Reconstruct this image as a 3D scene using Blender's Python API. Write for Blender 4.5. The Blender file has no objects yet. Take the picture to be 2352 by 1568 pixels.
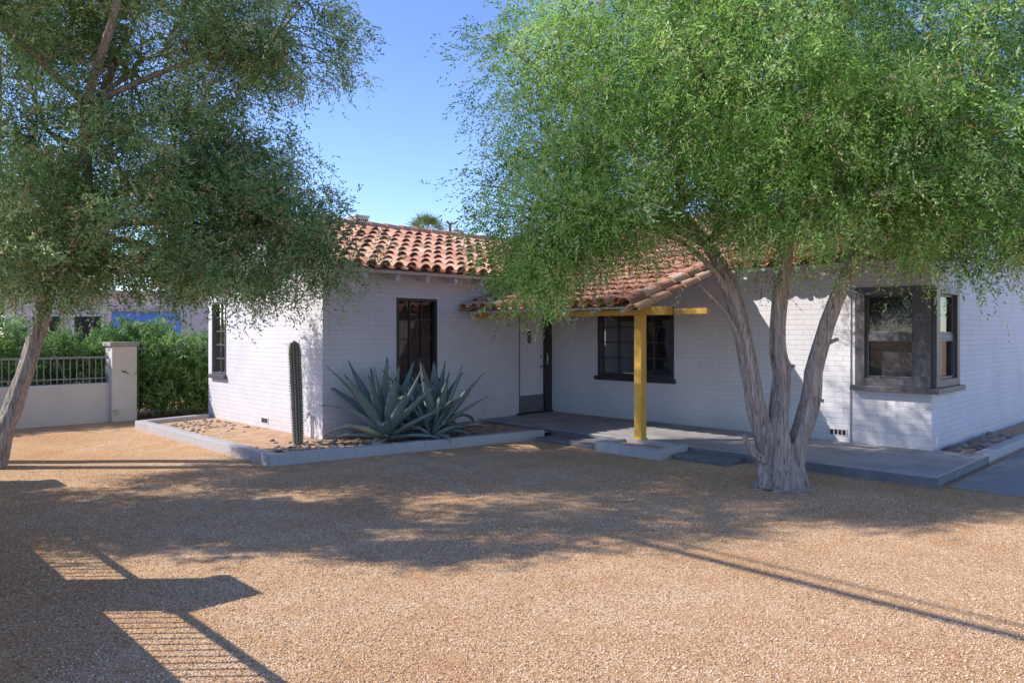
import bpy, math, random
import numpy as np
from mathutils import Vector, Matrix, noise
random.seed(7); rng=np.random.default_rng(7)
S=bpy.context.scene
CA=math.radians(44.2)
FW=(math.sin(CA),math.cos(CA)); RT=(math.cos(CA),-math.sin(CA))
def W(X,D,z=0.0): return (FW[0]*D+RT[0]*X, FW[1]*D+RT[1]*X, z)
H=1.7
# ---------------------------------------------------------------- camera
cd=bpy.data.cameras.new("camera"); cam=bpy.data.objects.new("camera",cd); S.collection.objects.link(cam)
cam.location=(0,0,H); cam.rotation_euler=(math.radians(90),0,-CA)
cd.lens=26.25; cd.sensor_width=36; cd.shift_y=-0.0098; cd.clip_end=2000; cd.clip_start=0.05
S.camera=cam
S.view_settings.view_transform='Standard'; S.view_settings.look='None'; S.view_settings.exposure=0
# ---------------------------------------------------------------- light
EL=math.radians(39); SB=math.radians(2)
sx_,sy_=-math.cos(SB),-math.sin(SB)
sd=Vector(((RT[0]*sx_+FW[0]*sy_)*math.cos(EL),(RT[1]*sx_+FW[1]*sy_)*math.cos(EL),math.sin(EL)))
w=bpy.data.worlds.new("World"); S.world=w; w.use_nodes=True
nt=w.node_tree; bg=nt.nodes["Background"]; sky=nt.nodes.new("ShaderNodeTexSky"); sky.sky_type='NISHITA'
sky.sun_disc=False; sky.sun_elevation=EL; sky.sun_rotation=math.atan2(sd.x,sd.y)%(2*math.pi)
sky.air_density=1.0; sky.dust_density=0.15; sky.ozone_density=4.3; sky.altitude=600
hs=nt.nodes.new("ShaderNodeHueSaturation"); hs.inputs["Saturation"].default_value=1.06; hs.inputs["Hue"].default_value=0.513
nt.links.new(sky.outputs[0],hs.inputs["Color"]); nt.links.new(hs.outputs[0],bg.inputs[0]); bg.inputs[1].default_value=0.28
sl=bpy.data.lights.new("sun",'SUN'); sl.energy=6.0; sl.angle=math.radians(0.5); sl.color=(1,0.95,0.86)
so=bpy.data.objects.new("sun",sl); so.rotation_euler=sd.to_track_quat('Z','Y').to_euler(); so.location=(0,0,20); S.collection.objects.link(so)
# ---------------------------------------------------------------- material helpers
def newmat(name):
    m=bpy.data.materials.new(name); m.use_nodes=True
    return m,m.node_tree,m.node_tree.nodes["Principled BSDF"]
def N(nt,t,**k):
    n=nt.nodes.new(t)
    for a,b in k.items(): setattr(n,a,b)
    return n
def ramp(nt,fac,stops):
    r=N(nt,"ShaderNodeValToRGB"); e=r.color_ramp.elements
    while len(e)<len(stops): e.new(0.5)
    for i,(p,c) in enumerate(stops): e[i].position=p; e[i].color=(*c,1)
    nt.links.new(fac,r.inputs[0]); return r.outputs[0]
def tex(nt,kind,scale,vec,**k):
    n=N(nt,kind); n.inputs["Scale"].default_value=scale
    for a,b in k.items(): n.inputs[a].default_value=b
    nt.links.new(vec,n.inputs["Vector"]); return n
def objco(nt,scale=None):
    c=N(nt,"ShaderNodeTexCoord").outputs["Object"]
    if scale:
        m=N(nt,"ShaderNodeMapping"); m.inputs["Scale"].default_value=scale; nt.links.new(c,m.inputs[0]); return m.outputs[0]
    return c
def mixc(nt,fac,a,b,mode='MIX'):
    m=N(nt,"ShaderNodeMix",data_type='RGBA',blend_type=mode)
    for s,v in ((0,fac),(6,a),(7,b)):
        if isinstance(v,(int,float)): m.inputs[s].default_value=v
        elif isinstance(v,tuple): m.inputs[s].default_value=(*v,1)
        else: nt.links.new(v,m.inputs[s])
    return m.outputs[2]
def bump(nt,h,strength,dist,bs,prev=None):
    b=N(nt,"ShaderNodeBump"); b.inputs["Strength"].default_value=strength; b.inputs["Distance"].default_value=dist
    nt.links.new(h,b.inputs["Height"])
    if prev is not None: nt.links.new(prev,b.inputs["Normal"])
    nt.links.new(b.outputs[0],bs.inputs["Normal"]); return b.outputs[0]
def simple(name,col,rough=0.6,var=0.15,scale=8,bs=0.3,bd=0.005,fine=60):
    m,t,b=newmat(name); co=objco(t)
    n=tex(t,"ShaderNodeTexNoise",scale,co,Detail=6,Roughness=0.65)
    c=ramp(t,n.outputs[0],[(0.3,tuple(x*(1-var) for x in col)),(0.7,tuple(min(1,x*(1+var)) for x in col))])
    t.links.new(c,b.inputs["Base Color"]); b.inputs["Roughness"].default_value=rough
    n2=tex(t,"ShaderNodeTexNoise",fine,co,Detail=4); bump(t,n2.outputs[0],bs,bd,b); return m
def brickmat(name,col,dirt=True,bw=0.235,rh=0.075):
    m,t,b=newmat(name); co=objco(t)
    sx=N(t,"ShaderNodeSeparateXYZ"); t.links.new(co,sx.inputs[0])
    ad=N(t,"ShaderNodeMath",operation='ADD'); t.links.new(sx.outputs[0],ad.inputs[0]); t.links.new(sx.outputs[1],ad.inputs[1])
    cb=N(t,"ShaderNodeCombineXYZ"); t.links.new(ad.outputs[0],cb.inputs[0]); t.links.new(sx.outputs[2],cb.inputs[1])
    wn=tex(t,"ShaderNodeTexNoise",3,co,Detail=2)
    vm=N(t,"ShaderNodeVectorMath",operation='MULTIPLY_ADD'); vm.inputs[1].default_value=(0.012,0.012,0)
    t.links.new(wn.outputs[1],vm.inputs[0]); t.links.new(cb.outputs[0],vm.inputs[2])
    br=N(t,"ShaderNodeTexBrick"); t.links.new(vm.outputs[0],br.inputs["Vector"])
    br.inputs["Scale"].default_value=1; br.inputs["Brick Width"].default_value=bw; br.inputs["Row Height"].default_value=rh
    br.inputs["Mortar Size"].default_value=0.007; br.inputs["Mortar Smooth"].default_value=0.7
    br.inputs["Color1"].default_value=(1,1,1,1); br.inputs["Color2"].default_value=(0.74,0.74,0.74,1); br.inputs["Mortar"].default_value=(0.02,0.02,0.02,1)
    n=tex(t,"ShaderNodeTexNoise",1.3,co,Detail=8,Roughness=0.7)
    c=ramp(t,n.outputs[0],[(0.3,tuple(x*0.89 for x in col)),(0.7,tuple(x*1.05 for x in col))])
    c2=mixc(t,0.13,c,br.outputs["Color"],'MULTIPLY')
    mr=N(t,"ShaderNodeMapRange"); t.links.new(sx.outputs[2],mr.inputs[0]); mr.inputs[1].default_value=0.05; mr.inputs[2].default_value=0.4; mr.inputs[3].default_value=0.4; mr.inputs[4].default_value=0
    n3=tex(t,"ShaderNodeTexNoise",9,co,Detail=6); mm=N(t,"ShaderNodeMath",operation='MULTIPLY'); t.links.new(mr.outputs[0],mm.inputs[0]); t.links.new(n3.outputs[0],mm.inputs[1])
    c3=mixc(t,mm.outputs[0],c2,(0.42,0.33,0.27)) if dirt else c2
    t.links.new(c3,b.inputs["Base Color"]); b.inputs["Roughness"].default_value=0.65
    p=bump(t,br.outputs["Color"],0.55,0.007,b)
    n2=tex(t,"ShaderNodeTexNoise",45,co,Detail=5); bump(t,n2.outputs[0],0.4,0.005,b,p)
    return m
M={}
M['wall']=brickmat("painted_brick",(0.69,0.665,0.715))
M['curb']=brickmat("painted_curb",(0.45,0.445,0.475),bw=0.21,rh=0.3)
M['stucco']=simple("stucco",(0.62,0.58,0.53),0.8,0.06,3,0.5,0.006,70)
M['cap']=simple("capstone",(0.33,0.31,0.29),0.8,0.15,10)
M['iron']=simple("painted_iron",(0.25,0.25,0.27),0.5,0.1)
M['darkiron']=simple("dark_iron",(0.05,0.05,0.055),0.5,0.1)
M['yellow']=simple("yellow_paint",(0.66,0.385,0.07),0.6,0.16,6,0.3,0.003,40)
M['trim']=simple("charcoal_trim",(0.10,0.094,0.108),0.45,0.12,10,0.15,0.002,50)
M['darktrim']=simple("black_trim",(0.032,0.030,0.034),0.45,0.12,10,0.15,0.002,50)
M['white']=simple("white_paint",(0.68,0.66,0.70),0.45,0.04,5,0.1,0.002,50)
M['rafter']=simple("rafter_paint",(0.58,0.56,0.59),0.6,0.08)
M['dark']=simple("dark_void",(0.012,0.012,0.014),0.9,0.1)
M['metal']=simple("galvanised_metal",(0.55,0.56,0.58),0.45,0.08)
M['steel']=simple("brushed_steel",(0.6,0.58,0.52),0.3,0.05); M['steel'].node_tree.nodes["Principled BSDF"].inputs["Metallic"].default_value=1
M['concrete']=simple("porch_concrete",(0.33,0.31,0.315),0.75,0.28,2.2,0.35,0.004,90)
M['step']=simple("dark_step_paint",(0.16,0.155,0.17),0.7,0.2,5,0.3,0.004,80)
M['path']=simple("path_concrete",(0.25,0.24,0.25),0.75,0.15,3,0.3,0.004,80)
M['curtain']=simple("curtain_cloth",(0.24,0.12,0.11),0.9,0.2)
M['blackout']=simple("grey_curtain_cloth",(0.035,0.035,0.04),0.9,0.2)
M['greyblind']=simple("grey_blind",(0.11,0.11,0.12),0.9,0.1)
M['blind']=simple("white_blind",(0.75,0.75,0.77),0.7,0.04)
M['blue']=simple("blue_paint",(0.08,0.22,0.65),0.6,0.1,3)
M['pinkwall']=simple("mauve_stucco",(0.50,0.44,0.45),0.8,0.1,2)
M['cable']=simple("cable_rubber",(0.02,0.02,0.02),0.7,0.1)
M['wood']=simple("weathered_pole_wood",(0.16,0.11,0.08),0.9,0.2)
def glassmat():
    m,t,b=newmat("window_glass"); t.nodes.remove(b); out=t.nodes["Material Output"]
    tr=N(t,"ShaderNodeBsdfTransparent"); tr.inputs[0].default_value=(0.66,0.68,0.70,1)
    gl=N(t,"ShaderNodeBsdfGlossy"); gl.inputs["Roughness"].default_value=0.015
    co=objco(t); n=tex(t,"ShaderNodeTexNoise",2.5,co,Detail=1); bp=N(t,"ShaderNodeBump"); bp.inputs["Strength"].default_value=0.15; bp.inputs["Distance"].default_value=0.03
    t.links.new(n.outputs[0],bp.inputs["Height"]); t.links.new(bp.outputs[0],gl.inputs["Normal"])
    fr=N(t,"ShaderNodeFresnel"); fr.inputs[0].default_value=1.55
    mx=N(t,"ShaderNodeMixShader"); t.links.new(fr.outputs[0],mx.inputs[0]); t.links.new(tr.outputs[0],mx.inputs[1]); t.links.new(gl.outputs[0],mx.inputs[2])
    t.links.new(mx.outputs[0],out.inputs[0]); return m
M['glass']=glassmat()
def gravelmat():
    m,t,b=newmat("gravel"); co=objco(t)
    v=tex(t,"ShaderNodeTexVoronoi",120,co)
    sp=N(t,"ShaderNodeSeparateColor"); t.links.new(v.outputs["Color"],sp.inputs[0])
    c=ramp(t,sp.outputs[0],[(0.0,(0.32,0.165,0.075)),(0.3,(0.60,0.37,0.20)),(0.75,(0.80,0.56,0.355)),(1,(0.93,0.78,0.60))])
    n=tex(t,"ShaderNodeTexNoise",0.55,co,Detail=10,Roughness=0.7)
    c1=ramp(t,n.outputs[0],[(0.35,(0.80,0.68,0.55)),(0.62,(1,1,1))])
    c2=mixc(t,0.85,c,c1,'MULTIPLY')
    n4=tex(t,"ShaderNodeTexNoise",2.3,co,Detail=7,Roughness=0.65)
    f=ramp(t,n4.outputs[0],[(0.48,(0,0,0)),(0.72,(0.75,0.75,0.75))])
    c3=mixc(t,f,c2,(0.56,0.31,0.15))
    dk=ramp(t,v.outputs["Distance"],[(0.35,(1,1,1)),(0.85,(0.5,0.39,0.31))])
    c4=mixc(t,0.6,c3,dk,'MULTIPLY')
    t.links.new(c4,b.inputs["Base Color"]); b.inputs["Roughness"].default_value=0.9; b.inputs["Specular IOR Level"].default_value=0.08
    inv=N(t,"ShaderNodeMath",operation='SUBTRACT'); inv.inputs[0].default_value=1; t.links.new(v.outputs["Distance"],inv.inputs[1])
    p=bump(t,inv.outputs[0],0.7,0.006,b)
    n5=tex(t,"ShaderNodeTexNoise",5,co,Detail=8,Roughness=0.7); bump(t,n5.outputs[0],0.5,0.03,b,p)
    return m
M['gravel']=gravelmat()
def attrmat(name,stops,rough=0.8,trans=0.0,bumpscale=None,spec=0.3,noisemix=0.0):
    m,t,b=newmat(name); a=N(t,"ShaderNodeAttribute",attribute_name="tint")
    c=ramp(t,a.outputs["Fac"],stops)
    if noisemix:
        n=tex(t,"ShaderNodeTexNoise",14,objco(t),Detail=6,Roughness=0.7)
        g=ramp(t,n.outputs[0],[(0.3,(0.6,0.6,0.6)),(0.7,(1.15,1.15,1.15))]); c=mixc(t,noisemix,c,g,'MULTIPLY')
    t.links.new(c,b.inputs["Base Color"]); b.inputs["Roughness"].default_value=rough; b.inputs["Specular IOR Level"].default_value=spec
    if bumpscale:
        n=tex(t,"ShaderNodeTexNoise",bumpscale,objco(t),Detail=5); bump(t,n.outputs[0],0.4,0.006,b)
    if trans:
        tl=N(t,"ShaderNodeBsdfTranslucent"); t.links.new(c,tl.inputs[0]); mx=N(t,"ShaderNodeMixShader"); mx.inputs[0].default_value=trans
        t.links.new(b.outputs[0],mx.inputs[1]); t.links.new(tl.outputs[0],mx.inputs[2]); t.links.new(mx.outputs[0],t.nodes["Material Output"].inputs[0])
    return m
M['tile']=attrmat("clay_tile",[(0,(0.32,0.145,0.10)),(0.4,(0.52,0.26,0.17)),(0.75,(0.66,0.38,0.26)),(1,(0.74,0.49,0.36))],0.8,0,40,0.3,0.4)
M['leafR']=attrmat("juniper_leaf",[(0,(0.06,0.13,0.03)),(0.35,(0.21,0.40,0.08)),(0.7,(0.44,0.67,0.18)),(0.93,(0.68,0.81,0.45)),(1,(0.54,0.42,0.24))],0.55,0.45)  # pale and dark stops paint highlights and shaded depth into the leaf colour
M['leafL']=attrmat("dark_juniper_leaf",[(0,(0.06,0.115,0.045)),(0.35,(0.19,0.32,0.115)),(0.75,(0.39,0.54,0.22)),(0.93,(0.62,0.71,0.43)),(1,(0.55,0.36,0.20))],0.55,0.46)
M['leafH']=attrmat("oleander_leaf",[(0,(0.06,0.14,0.04)),(0.5,(0.17,0.31,0.08)),(1,(0.40,0.55,0.19))],0.5,0.35)
M['palm']=attrmat("palm_leaf",[(0,(0.10,0.17,0.05)),(1,(0.25,0.34,0.12))],0.5,0.2)
M['agave']=attrmat("agave_leaf",[(0,(0.06,0.045,0.04)),(0.12,(0.12,0.15,0.135)),(0.5,(0.19,0.235,0.22)),(0.9,(0.33,0.38,0.355)),(1,(0.5,0.48,0.33))],0.5,0.0,9,0.35,0.35)
M['rock']=attrmat("river_rock",[(0,(0.16,0.11,0.09)),(0.5,(0.32,0.24,0.20)),(1,(0.48,0.39,0.33))],0.75,0,20,0.3,0.4)
M['pebble']=attrmat("gravel_stone",[(0,(0.34,0.18,0.09)),(0.5,(0.70,0.47,0.29)),(1,(0.94,0.80,0.64))],0.9)
M['soil']=simple("bed_soil",(0.48,0.30,0.18),0.95,0.3,5,0.8,0.02,50)
def barkmat():
    m,t,b=newmat("bark"); co=objco(t,(28,28,2.0))
    n=tex(t,"ShaderNodeTexNoise",1.6,co,Detail=10,Roughness=0.75,Distortion=0.7)
    c=ramp(t,n.outputs[0],[(0.34,(0.10,0.07,0.055)),(0.44,(0.36,0.285,0.24)),(0.56,(0.60,0.51,0.45)),(0.8,(0.74,0.67,0.61))])
    t.links.new(c,b.inputs["Base Color"]); b.inputs["Roughness"].default_value=0.9
    bump(t,n.outputs[0],1.0,0.05,b); return m
M['bark']=barkmat()
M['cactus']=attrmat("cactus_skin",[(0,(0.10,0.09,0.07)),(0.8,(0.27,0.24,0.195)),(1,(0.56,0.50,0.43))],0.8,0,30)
# ---------------------------------------------------------------- geometry helpers
class B:
    def __init__(s): s.v=[]; s.f=[]; s.t=[]
    def box(s,x0,x1,y0,y1,z0,z1,t=0.5):
        if x0>x1:x0,x1=x1,x0
        if y0>y1:y0,y1=y1,y0
        if z0>z1:z0,z1=z1,z0
        k=len(s.v); s.v+=[(x0,y0,z0),(x1,y0,z0),(x1,y1,z0),(x0,y1,z0),(x0,y0,z1),(x1,y0,z1),(x1,y1,z1),(x0,y1,z1)]
        for q in ((3,2,1,0),(4,5,6,7),(0,1,5,4),(1,2,6,5),(2,3,7,6),(3,0,4,7)): s.f.append(tuple(k+i for i in q)); s.t.append(t)
    def poly(s,pts,t=0.5):
        k=len(s.v); s.v+=list(pts); s.f.append(tuple(range(k,k+len(pts)))); s.t.append(t)
    def grid(s,rows,t=0.5,close=False):
        k=len(s.v); n=len(rows[0])
        for r in rows: s.v+=[tuple(p) for p in r]
        for i in range(len(rows)-1):
            for j in range(n if close else n-1):
                a=k+i*n+j; b=k+i*n+(j+1)%n
                s.f.append((a,b,b+n,a+n)); s.t.append(t if not callable(t) else t(i,j))
    def tube(s,pts,rad,seg=8,t=0.5,flute=0,ph=0,cap=True):
        pts=[Vector(p) for p in pts]; rows=[]; n=len(pts); up=None
        for i,p in enumerate(pts):
            d=(pts[min(i+1,n-1)]-pts[max(i-1,0)]).normalized()
            if up is None:
                up=d.orthogonal().normalized()
            up=(up-d*up.dot(d)).normalized(); sd_=d.cross(up); r=rad[i] if hasattr(rad,'__len__') else rad
            row=[]
            for k in range(seg):
                a=2*math.pi*k/seg; rr=r
                if flute: rr=r*(1+flute*math.sin(3*a+ph+i*0.25)+flute*0.7*math.sin(7*a+ph*2-i*0.35)+flute*0.8*noise.noise(Vector((a*2,i*0.6,ph))))
                row.append(p+up*math.cos(a)*rr+sd_*math.sin(a)*rr)
            rows.append(row)
        s.grid(rows,t,close=True)
        if cap:
            k=len(s.v)-seg; s.f.append(tuple(range(k,k+seg))); s.t.append(t)
            k0=len(s.v)-seg*n; s.f.append(tuple(range(k0+seg-1,k0-1,-1))); s.t.append(t)
def link(o): S.collection.objects.link(o); return o
def setparent(o,p):
    o.parent=p; o.matrix_parent_inverse=Matrix.Translation(p.location).inverted()
def fin(me,name,parent=None,bevel=0,label=None,cat=None,kind=None,group=None):
    o=bpy.data.objects.new(name,me); link(o)
    if bevel:
        m=o.modifiers.new("bevel",'BEVEL'); m.width=bevel; m.segments=2; m.limit_method='ANGLE'
    if parent: setparent(o,parent)
    if label:o["label"]=label
    if cat:o["category"]=cat
    if kind:o["kind"]=kind
    if group:o["group"]=group
    return o
def make(name,b,mat,parent=None,smooth=False,bevel=0,label=None,cat=None,kind=None,group=None,tint=False):
    me=bpy.data.meshes.new(name); me.from_pydata([tuple(v) for v in b.v],[],b.f)
    if tint:
        a=me.attributes.new("tint",'FLOAT','FACE'); a.data.foreach_set("value",np.array(b.t,dtype=np.float32))
    if smooth: me.polygons.foreach_set("use_smooth",[True]*len(me.polygons))
    me.materials.append(M[mat]); me.update()
    return fin(me,name,parent,bevel,label,cat,kind,group)
def empty(name,loc,label,cat,group=None):
    e=bpy.data.objects.new(name,None); e.location=loc; e.empty_display_size=0.3; link(e); e["label"]=label; e["category"]=cat
    if group:e["group"]=group
    return e
def npmesh(name,V,F,tint,mat,smooth=False,**k):
    me=bpy.data.meshes.new(name); nv=len(V); nf,fs=F.shape
    me.vertices.add(nv); me.vertices.foreach_set("co",V.astype(np.float32).ravel())
    me.loops.add(nf*fs); me.loops.foreach_set("vertex_index",F.astype(np.int32).ravel())
    me.polygons.add(nf); me.polygons.foreach_set("loop_start",np.arange(0,nf*fs,fs,dtype=np.int32))
    try: me.polygons.foreach_set("loop_total",np.full(nf,fs,dtype=np.int32))
    except Exception: pass
    me.update(calc_edges=True)
    a=me.attributes.new("tint",'FLOAT','FACE'); a.data.foreach_set("value",tint.astype(np.float32))
    if smooth: me.polygons.foreach_set("use_smooth",np.ones(nf,dtype=bool))
    me.materials.append(M[mat])
    return fin(me,name,**k)
# ---------------------------------------------------------------- ground
b=B(); b.poly([(-500,-500,0),(500,-500,0),(500,500,0),(-500,500,0)])
make("ground",b,'gravel',kind="structure")
n=90000
D=3.0+6.2*rng.random(n)**1.3; X=(rng.random(n)*2-1)*0.74*D
wx=FW[0]*D+RT[0]*X; wy=FW[1]*D+RT[1]*X
k=~(((wx>4.1)&(wy>7.7))|((wx>8.1)&(wy>0.5)))&(((wx-.6)**2)>0.1)
wx=wx[k]; wy=wy[k]; n=len(wx)
oc=np.array([(1,0,0),(0,1,0),(-1,0,0),(0,-1,0),(0,0,1),(0,0,-.6)],float)
of=np.array([(0,1,4),(1,2,4),(2,3,4),(3,0,4),(1,0,5),(2,1,5),(3,2,5),(0,3,5)])
sz=(0.0025+0.004*rng.random(n)**2)[:,None]*(0.7+0.6*rng.random((n,3)))
an=rng.random(n)*6.28; V=oc[None]*sz[:,None,:]
V=V+ (rng.random(V.shape)-.5)*0.002
c,s_=np.cos(an)[:,None],np.sin(an)[:,None]
VX=V[...,0]*c-V[...,1]*s_; VY=V[...,0]*s_+V[...,1]*c
V=np.stack([VX+wx[:,None],VY+wy[:,None],V[...,2]+0.0025],-1).reshape(-1,3)
F=(of[None]+6*np.arange(n)[:,None,None]).reshape(-1,3)
npmesh("gravel_stones",V,F,np.repeat(rng.random(n),8),'pebble',kind="stuff",label="loose tan gravel stones lying on the yard",cat="gravel")
# ---------------------------------------------------------------- house
house=empty("brick_house",(10.9,10.06,0),"single-storey pale grey painted brick house with red clay tile roof","house")
XW,YW,YE,XM,YC=5.80,10.06,14.3,10.9,3.22
TH=0.2; ZT=2.68
def wall(b,axis,p0,p1,u0,u1,z0,z1,ops):
    us=sorted({u0,u1,*[o[0] for o in ops],*[o[1] for o in ops]}); zs=sorted({z0,z1,*[o[2] for o in ops],*[o[3] for o in ops]})
    for i in range(len(us)-1):
        col=[(zs[j],zs[j+1]) for j in range(len(zs)-1) if not any(o[0]<=us[i]+1e-6 and us[i+1]<=o[1]+1e-6 and o[2]<=zs[j]+1e-6 and zs[j+1]<=o[3]+1e-6 for o in ops)]
        mer=[]
        for a,c in col:
            if mer and abs(mer[-1][1]-a)<1e-6: mer[-1][1]=c
            else: mer.append([a,c])
        for a,c in mer:
            if axis=='x': b.box(p0,p1,us[i],us[i+1],a,c)
            else: b.box(us[i],us[i+1],p0,p1,a,c)
wins={ 'lit':(13.5,14.12,.9,2.25),'wing':(7.15,7.99,.9,2.25),'porch':(7.23,8.9,.88,2.12),'cx':(YC,4.19,.95,2.31),'cy':(10.9,11.93,.95,2.31)}
DO=(9.97,10.88,.12,2.02)
b=B()
wall(b,'x',XW,XW+TH,YW,YE,0,ZT,[wins['lit']])
wall(b,'y',YW,YW+TH,XW+TH,XM,0,ZT,[wins['wing'],DO])
wall(b,'x',XM,XM+TH,YC,YW+TH,0,ZT,[wins['porch'],wins['cx']])
wall(b,'y',YC,YC+TH,XM+TH,17.0,0,ZT,[(XM+TH,11.93,.95,2.31)])
b.box(XW+TH,XM,YE-TH,YE,0,ZT); b.box(XM,17.0,14.6,14.8,0,ZT); b.box(16.8,17.0,YC+TH,14.6,0,ZT)
def prism(b,pts,d):
    k=len(b.v); m=len(pts); b.v+=list(pts)+[tuple(p[i]+d[i] for i in range(3)) for p in pts]
    b.f.append(tuple(k+i for i in range(m))); b.f.append(tuple(k+m+i for i in reversed(range(m)))); b.t+=[.5]*2
    for i in range(m): j=(i+1)%m; b.f.append((k+i,k+m+i,k+m+j,k+j)); b.t.append(.5)
prism(b,[(XW,YW,ZT),(XW,YE,ZT),(XW,(YW+YE)/2,3.5)],(TH,0,0))
prism(b,[(XM,YC,ZT),(17,YC,ZT),(13.95,YC,3.86)],(0,TH,0))
wallo=make("wall",b,'wall',house,label="pale grey painted brick wall")
b=B(); b.box(6.1,16.7,10.3,14.05,0.02,0.1); b.box(11.15,16.7,3.45,10.25,0.02,0.1); make("floor",b,'dark',house)
# ---- windows
def mp(axis,p,u,d,z): return (p-d,u,z) if axis=='x' else (u,p-d,z)
def wbox(b,axis,p,u0,u1,d0,d1,z0,z1):
    A=mp(axis,p,u0,d0,z0); C=mp(axis,p,u1,d1,z1); b.box(A[0],C[0],A[1],C[1],A[2],C[2])
def window(axis,p,u0,u1,z0,z1,fw=.05,cols=1,rows=1,hung=False,cur='blackout',trim='darktrim',out=.0,sill=True,label=None,partial=1.0,fl=None,fr=None,sillx=(0.04,0.04),folds=True):
    fl=fl or fw; fr=fr or fw
    g=B(); a0,a1,c0,c1=u0+fl,u1-fr,z0+fw,z1-fw
    dg=-.06+out
    g.poly([mp(axis,p,a0-.01,dg,c0-.01),mp(axis,p,a1+.01,dg,c0-.01),mp(axis,p,a1+.01,dg,c1+.01),mp(axis,p,a0-.01,dg,c1+.01)])
    win=make("window",g,'glass',house,label=label)
    f=B()
    wbox(f,axis,p,u0,a0,-.12,.012+out,z0,z1); wbox(f,axis,p,a1,u1,-.12,.012+out,z0,z1)
    wbox(f,axis,p,a0,a1,-.12,.010+out,z0,c0); wbox(f,axis,p,a0,a1,-.12,.010+out,c1,z1)
    mw=.012
    for i in range(1,cols):
        u=a0+(a1-a0)*i/cols; q=1.8 if cols==4 and i==2 else 1; wbox(f,axis,p,u-mw*q,u+mw*q,dg-.02,dg+.022,c0,c1)
    for i in range(1,rows):
        z=c0+(c1-c0)*i/rows; wbox(f,axis,p,a0,a1,dg-.017,dg+.018,z-mw,z+mw)
    if hung:
        zm=(c0+c1)/2
        wbox(f,axis,p,a0,a1,dg-.03,dg+.03,zm-.03,zm+.03)
        for (q0,q1,dd) in ((zm+.03,c1,.0),(c0,zm-.03,.012)):
            wbox(f,axis,p,a0,a0+.04,dg-.02,dg+.02+dd,q0,q1); wbox(f,axis,p,a1-.04,a1,dg-.02,dg+.02+dd,q0,q1)
            wbox(f,axis,p,a0+.04,a1-.04,dg-.02,dg+.018+dd,q0,q0+.035); wbox(f,axis,p,a0+.04,a1-.04,dg-.02,dg+.018+dd,q1-.035,q1)
    make("frame",f,trim,win,bevel=.003)
    if sill:
        s=B(); wbox(s,axis,p,u0-sillx[0],u1+sillx[1],-.05,.07+out,z0-.075,z0-.002); make("sill",s,trim,win,bevel=.006)
    c=B(); m=40; rr=[]
    for z in [c1-(c1-c0)*partial,c1]:
        rr.append([mp(axis,p,a0+(a1-a0)*i/m,-.17+out+(0.018*math.sin(i*1.3)+.01*math.sin(i*.7) if folds else 0),z) for i in range(m+1)])
    c.grid(rr); make("curtain",c,cur,win,smooth=True)
    return win
window('x',XW,*wins['lit'],fw=.04,cols=2,rows=5,cur='blackout',trim='trim',label="narrow multi-pane window in the sunlit wall")
window('y',YW,*wins['wing'],fw=.045,cols=3,rows=4,cur='curtain',trim='darktrim',label="steel casement window with reddish curtain")
window('x',XM,*wins['porch'],fw=.06,cols=4,rows=4,cur='blackout',trim='darktrim',label="wide dark multi-pane window under the porch roof")
window('x',XM,*wins['cx'],fw=.10,hung=True,cur='greyblind',trim='trim',out=.05,fl=.20,fr=.13,label="double-hung half of the dark corner window",sillx=(0.0,.05),folds=False)
window('y',YC,*wins['cy'],fw=.10,hung=True,cur='blind',trim='trim',out=.05,fl=.15,fr=.12,label="side half of the corner window with white blind",sillx=(.122,.05),folds=False)
# ---- door
b=B(); b.box(9.99,10.70,YW+.06,YW+.11,.125,2.0); door=make("door",b,'white',house,bevel=.004,label="white front door with dark kick plate and plaque")
b=B(); b.box(9.995,10.695,YW+.05,YW+.0595,.13,.47); make("kick_plate",b,'step',door)
b=B(); b.box(10.70,10.88,YW-.012,YW+.14,.12,2.02); b.box(9.97,9.99,YW-.004,YW+.14,.12,2.02); b.box(9.99,10.70,YW-.004,YW+.14,2.0,2.02); b.box(9.9,10.88,YW-.05,YW+.16,.1205,.15)
make("door_frame",b,'darktrim',door,bevel=.003)
b=B()
for z in (1.02,1.2): b.tube([(10.64,YW+.058,z),(10.64,YW+.0,z)],[.03,.024],14)
b.tube([(10.64,YW+.005,1.02),(10.56,YW+.0,1.02)],[.012,.01],8)
b.tube([(10.71,YW-.012,1.05),(10.71,YW-.05,1.07),(10.71,YW-.05,1.25),(10.71,YW-.012,1.27)],.012,8)
make("handle",b,'steel',door,smooth=True)
b=B()
b.tube([(10.30,YW+.058,1.64),(10.30,YW+.046,1.64)],[.05,.05],20); b.tube([(10.30,YW+.058,1.545),(10.30,YW+.046,1.545)],[.05,.05],20); b.box(10.28,10.32,YW+.044,YW+.058,1.47,1.72)
make("plaque",b,'darktrim',door)
b=B()
for z in (1.64,1.545):
    ring=[(10.30+.03*math.cos(a),YW+.043,z+.03*math.sin(a)) for a in [i*math.pi/6 for i in range(13)]]; b.tube(ring,.006,6,cap=False)
make("plaque_ring",b,'steel',door,smooth=True)
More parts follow.
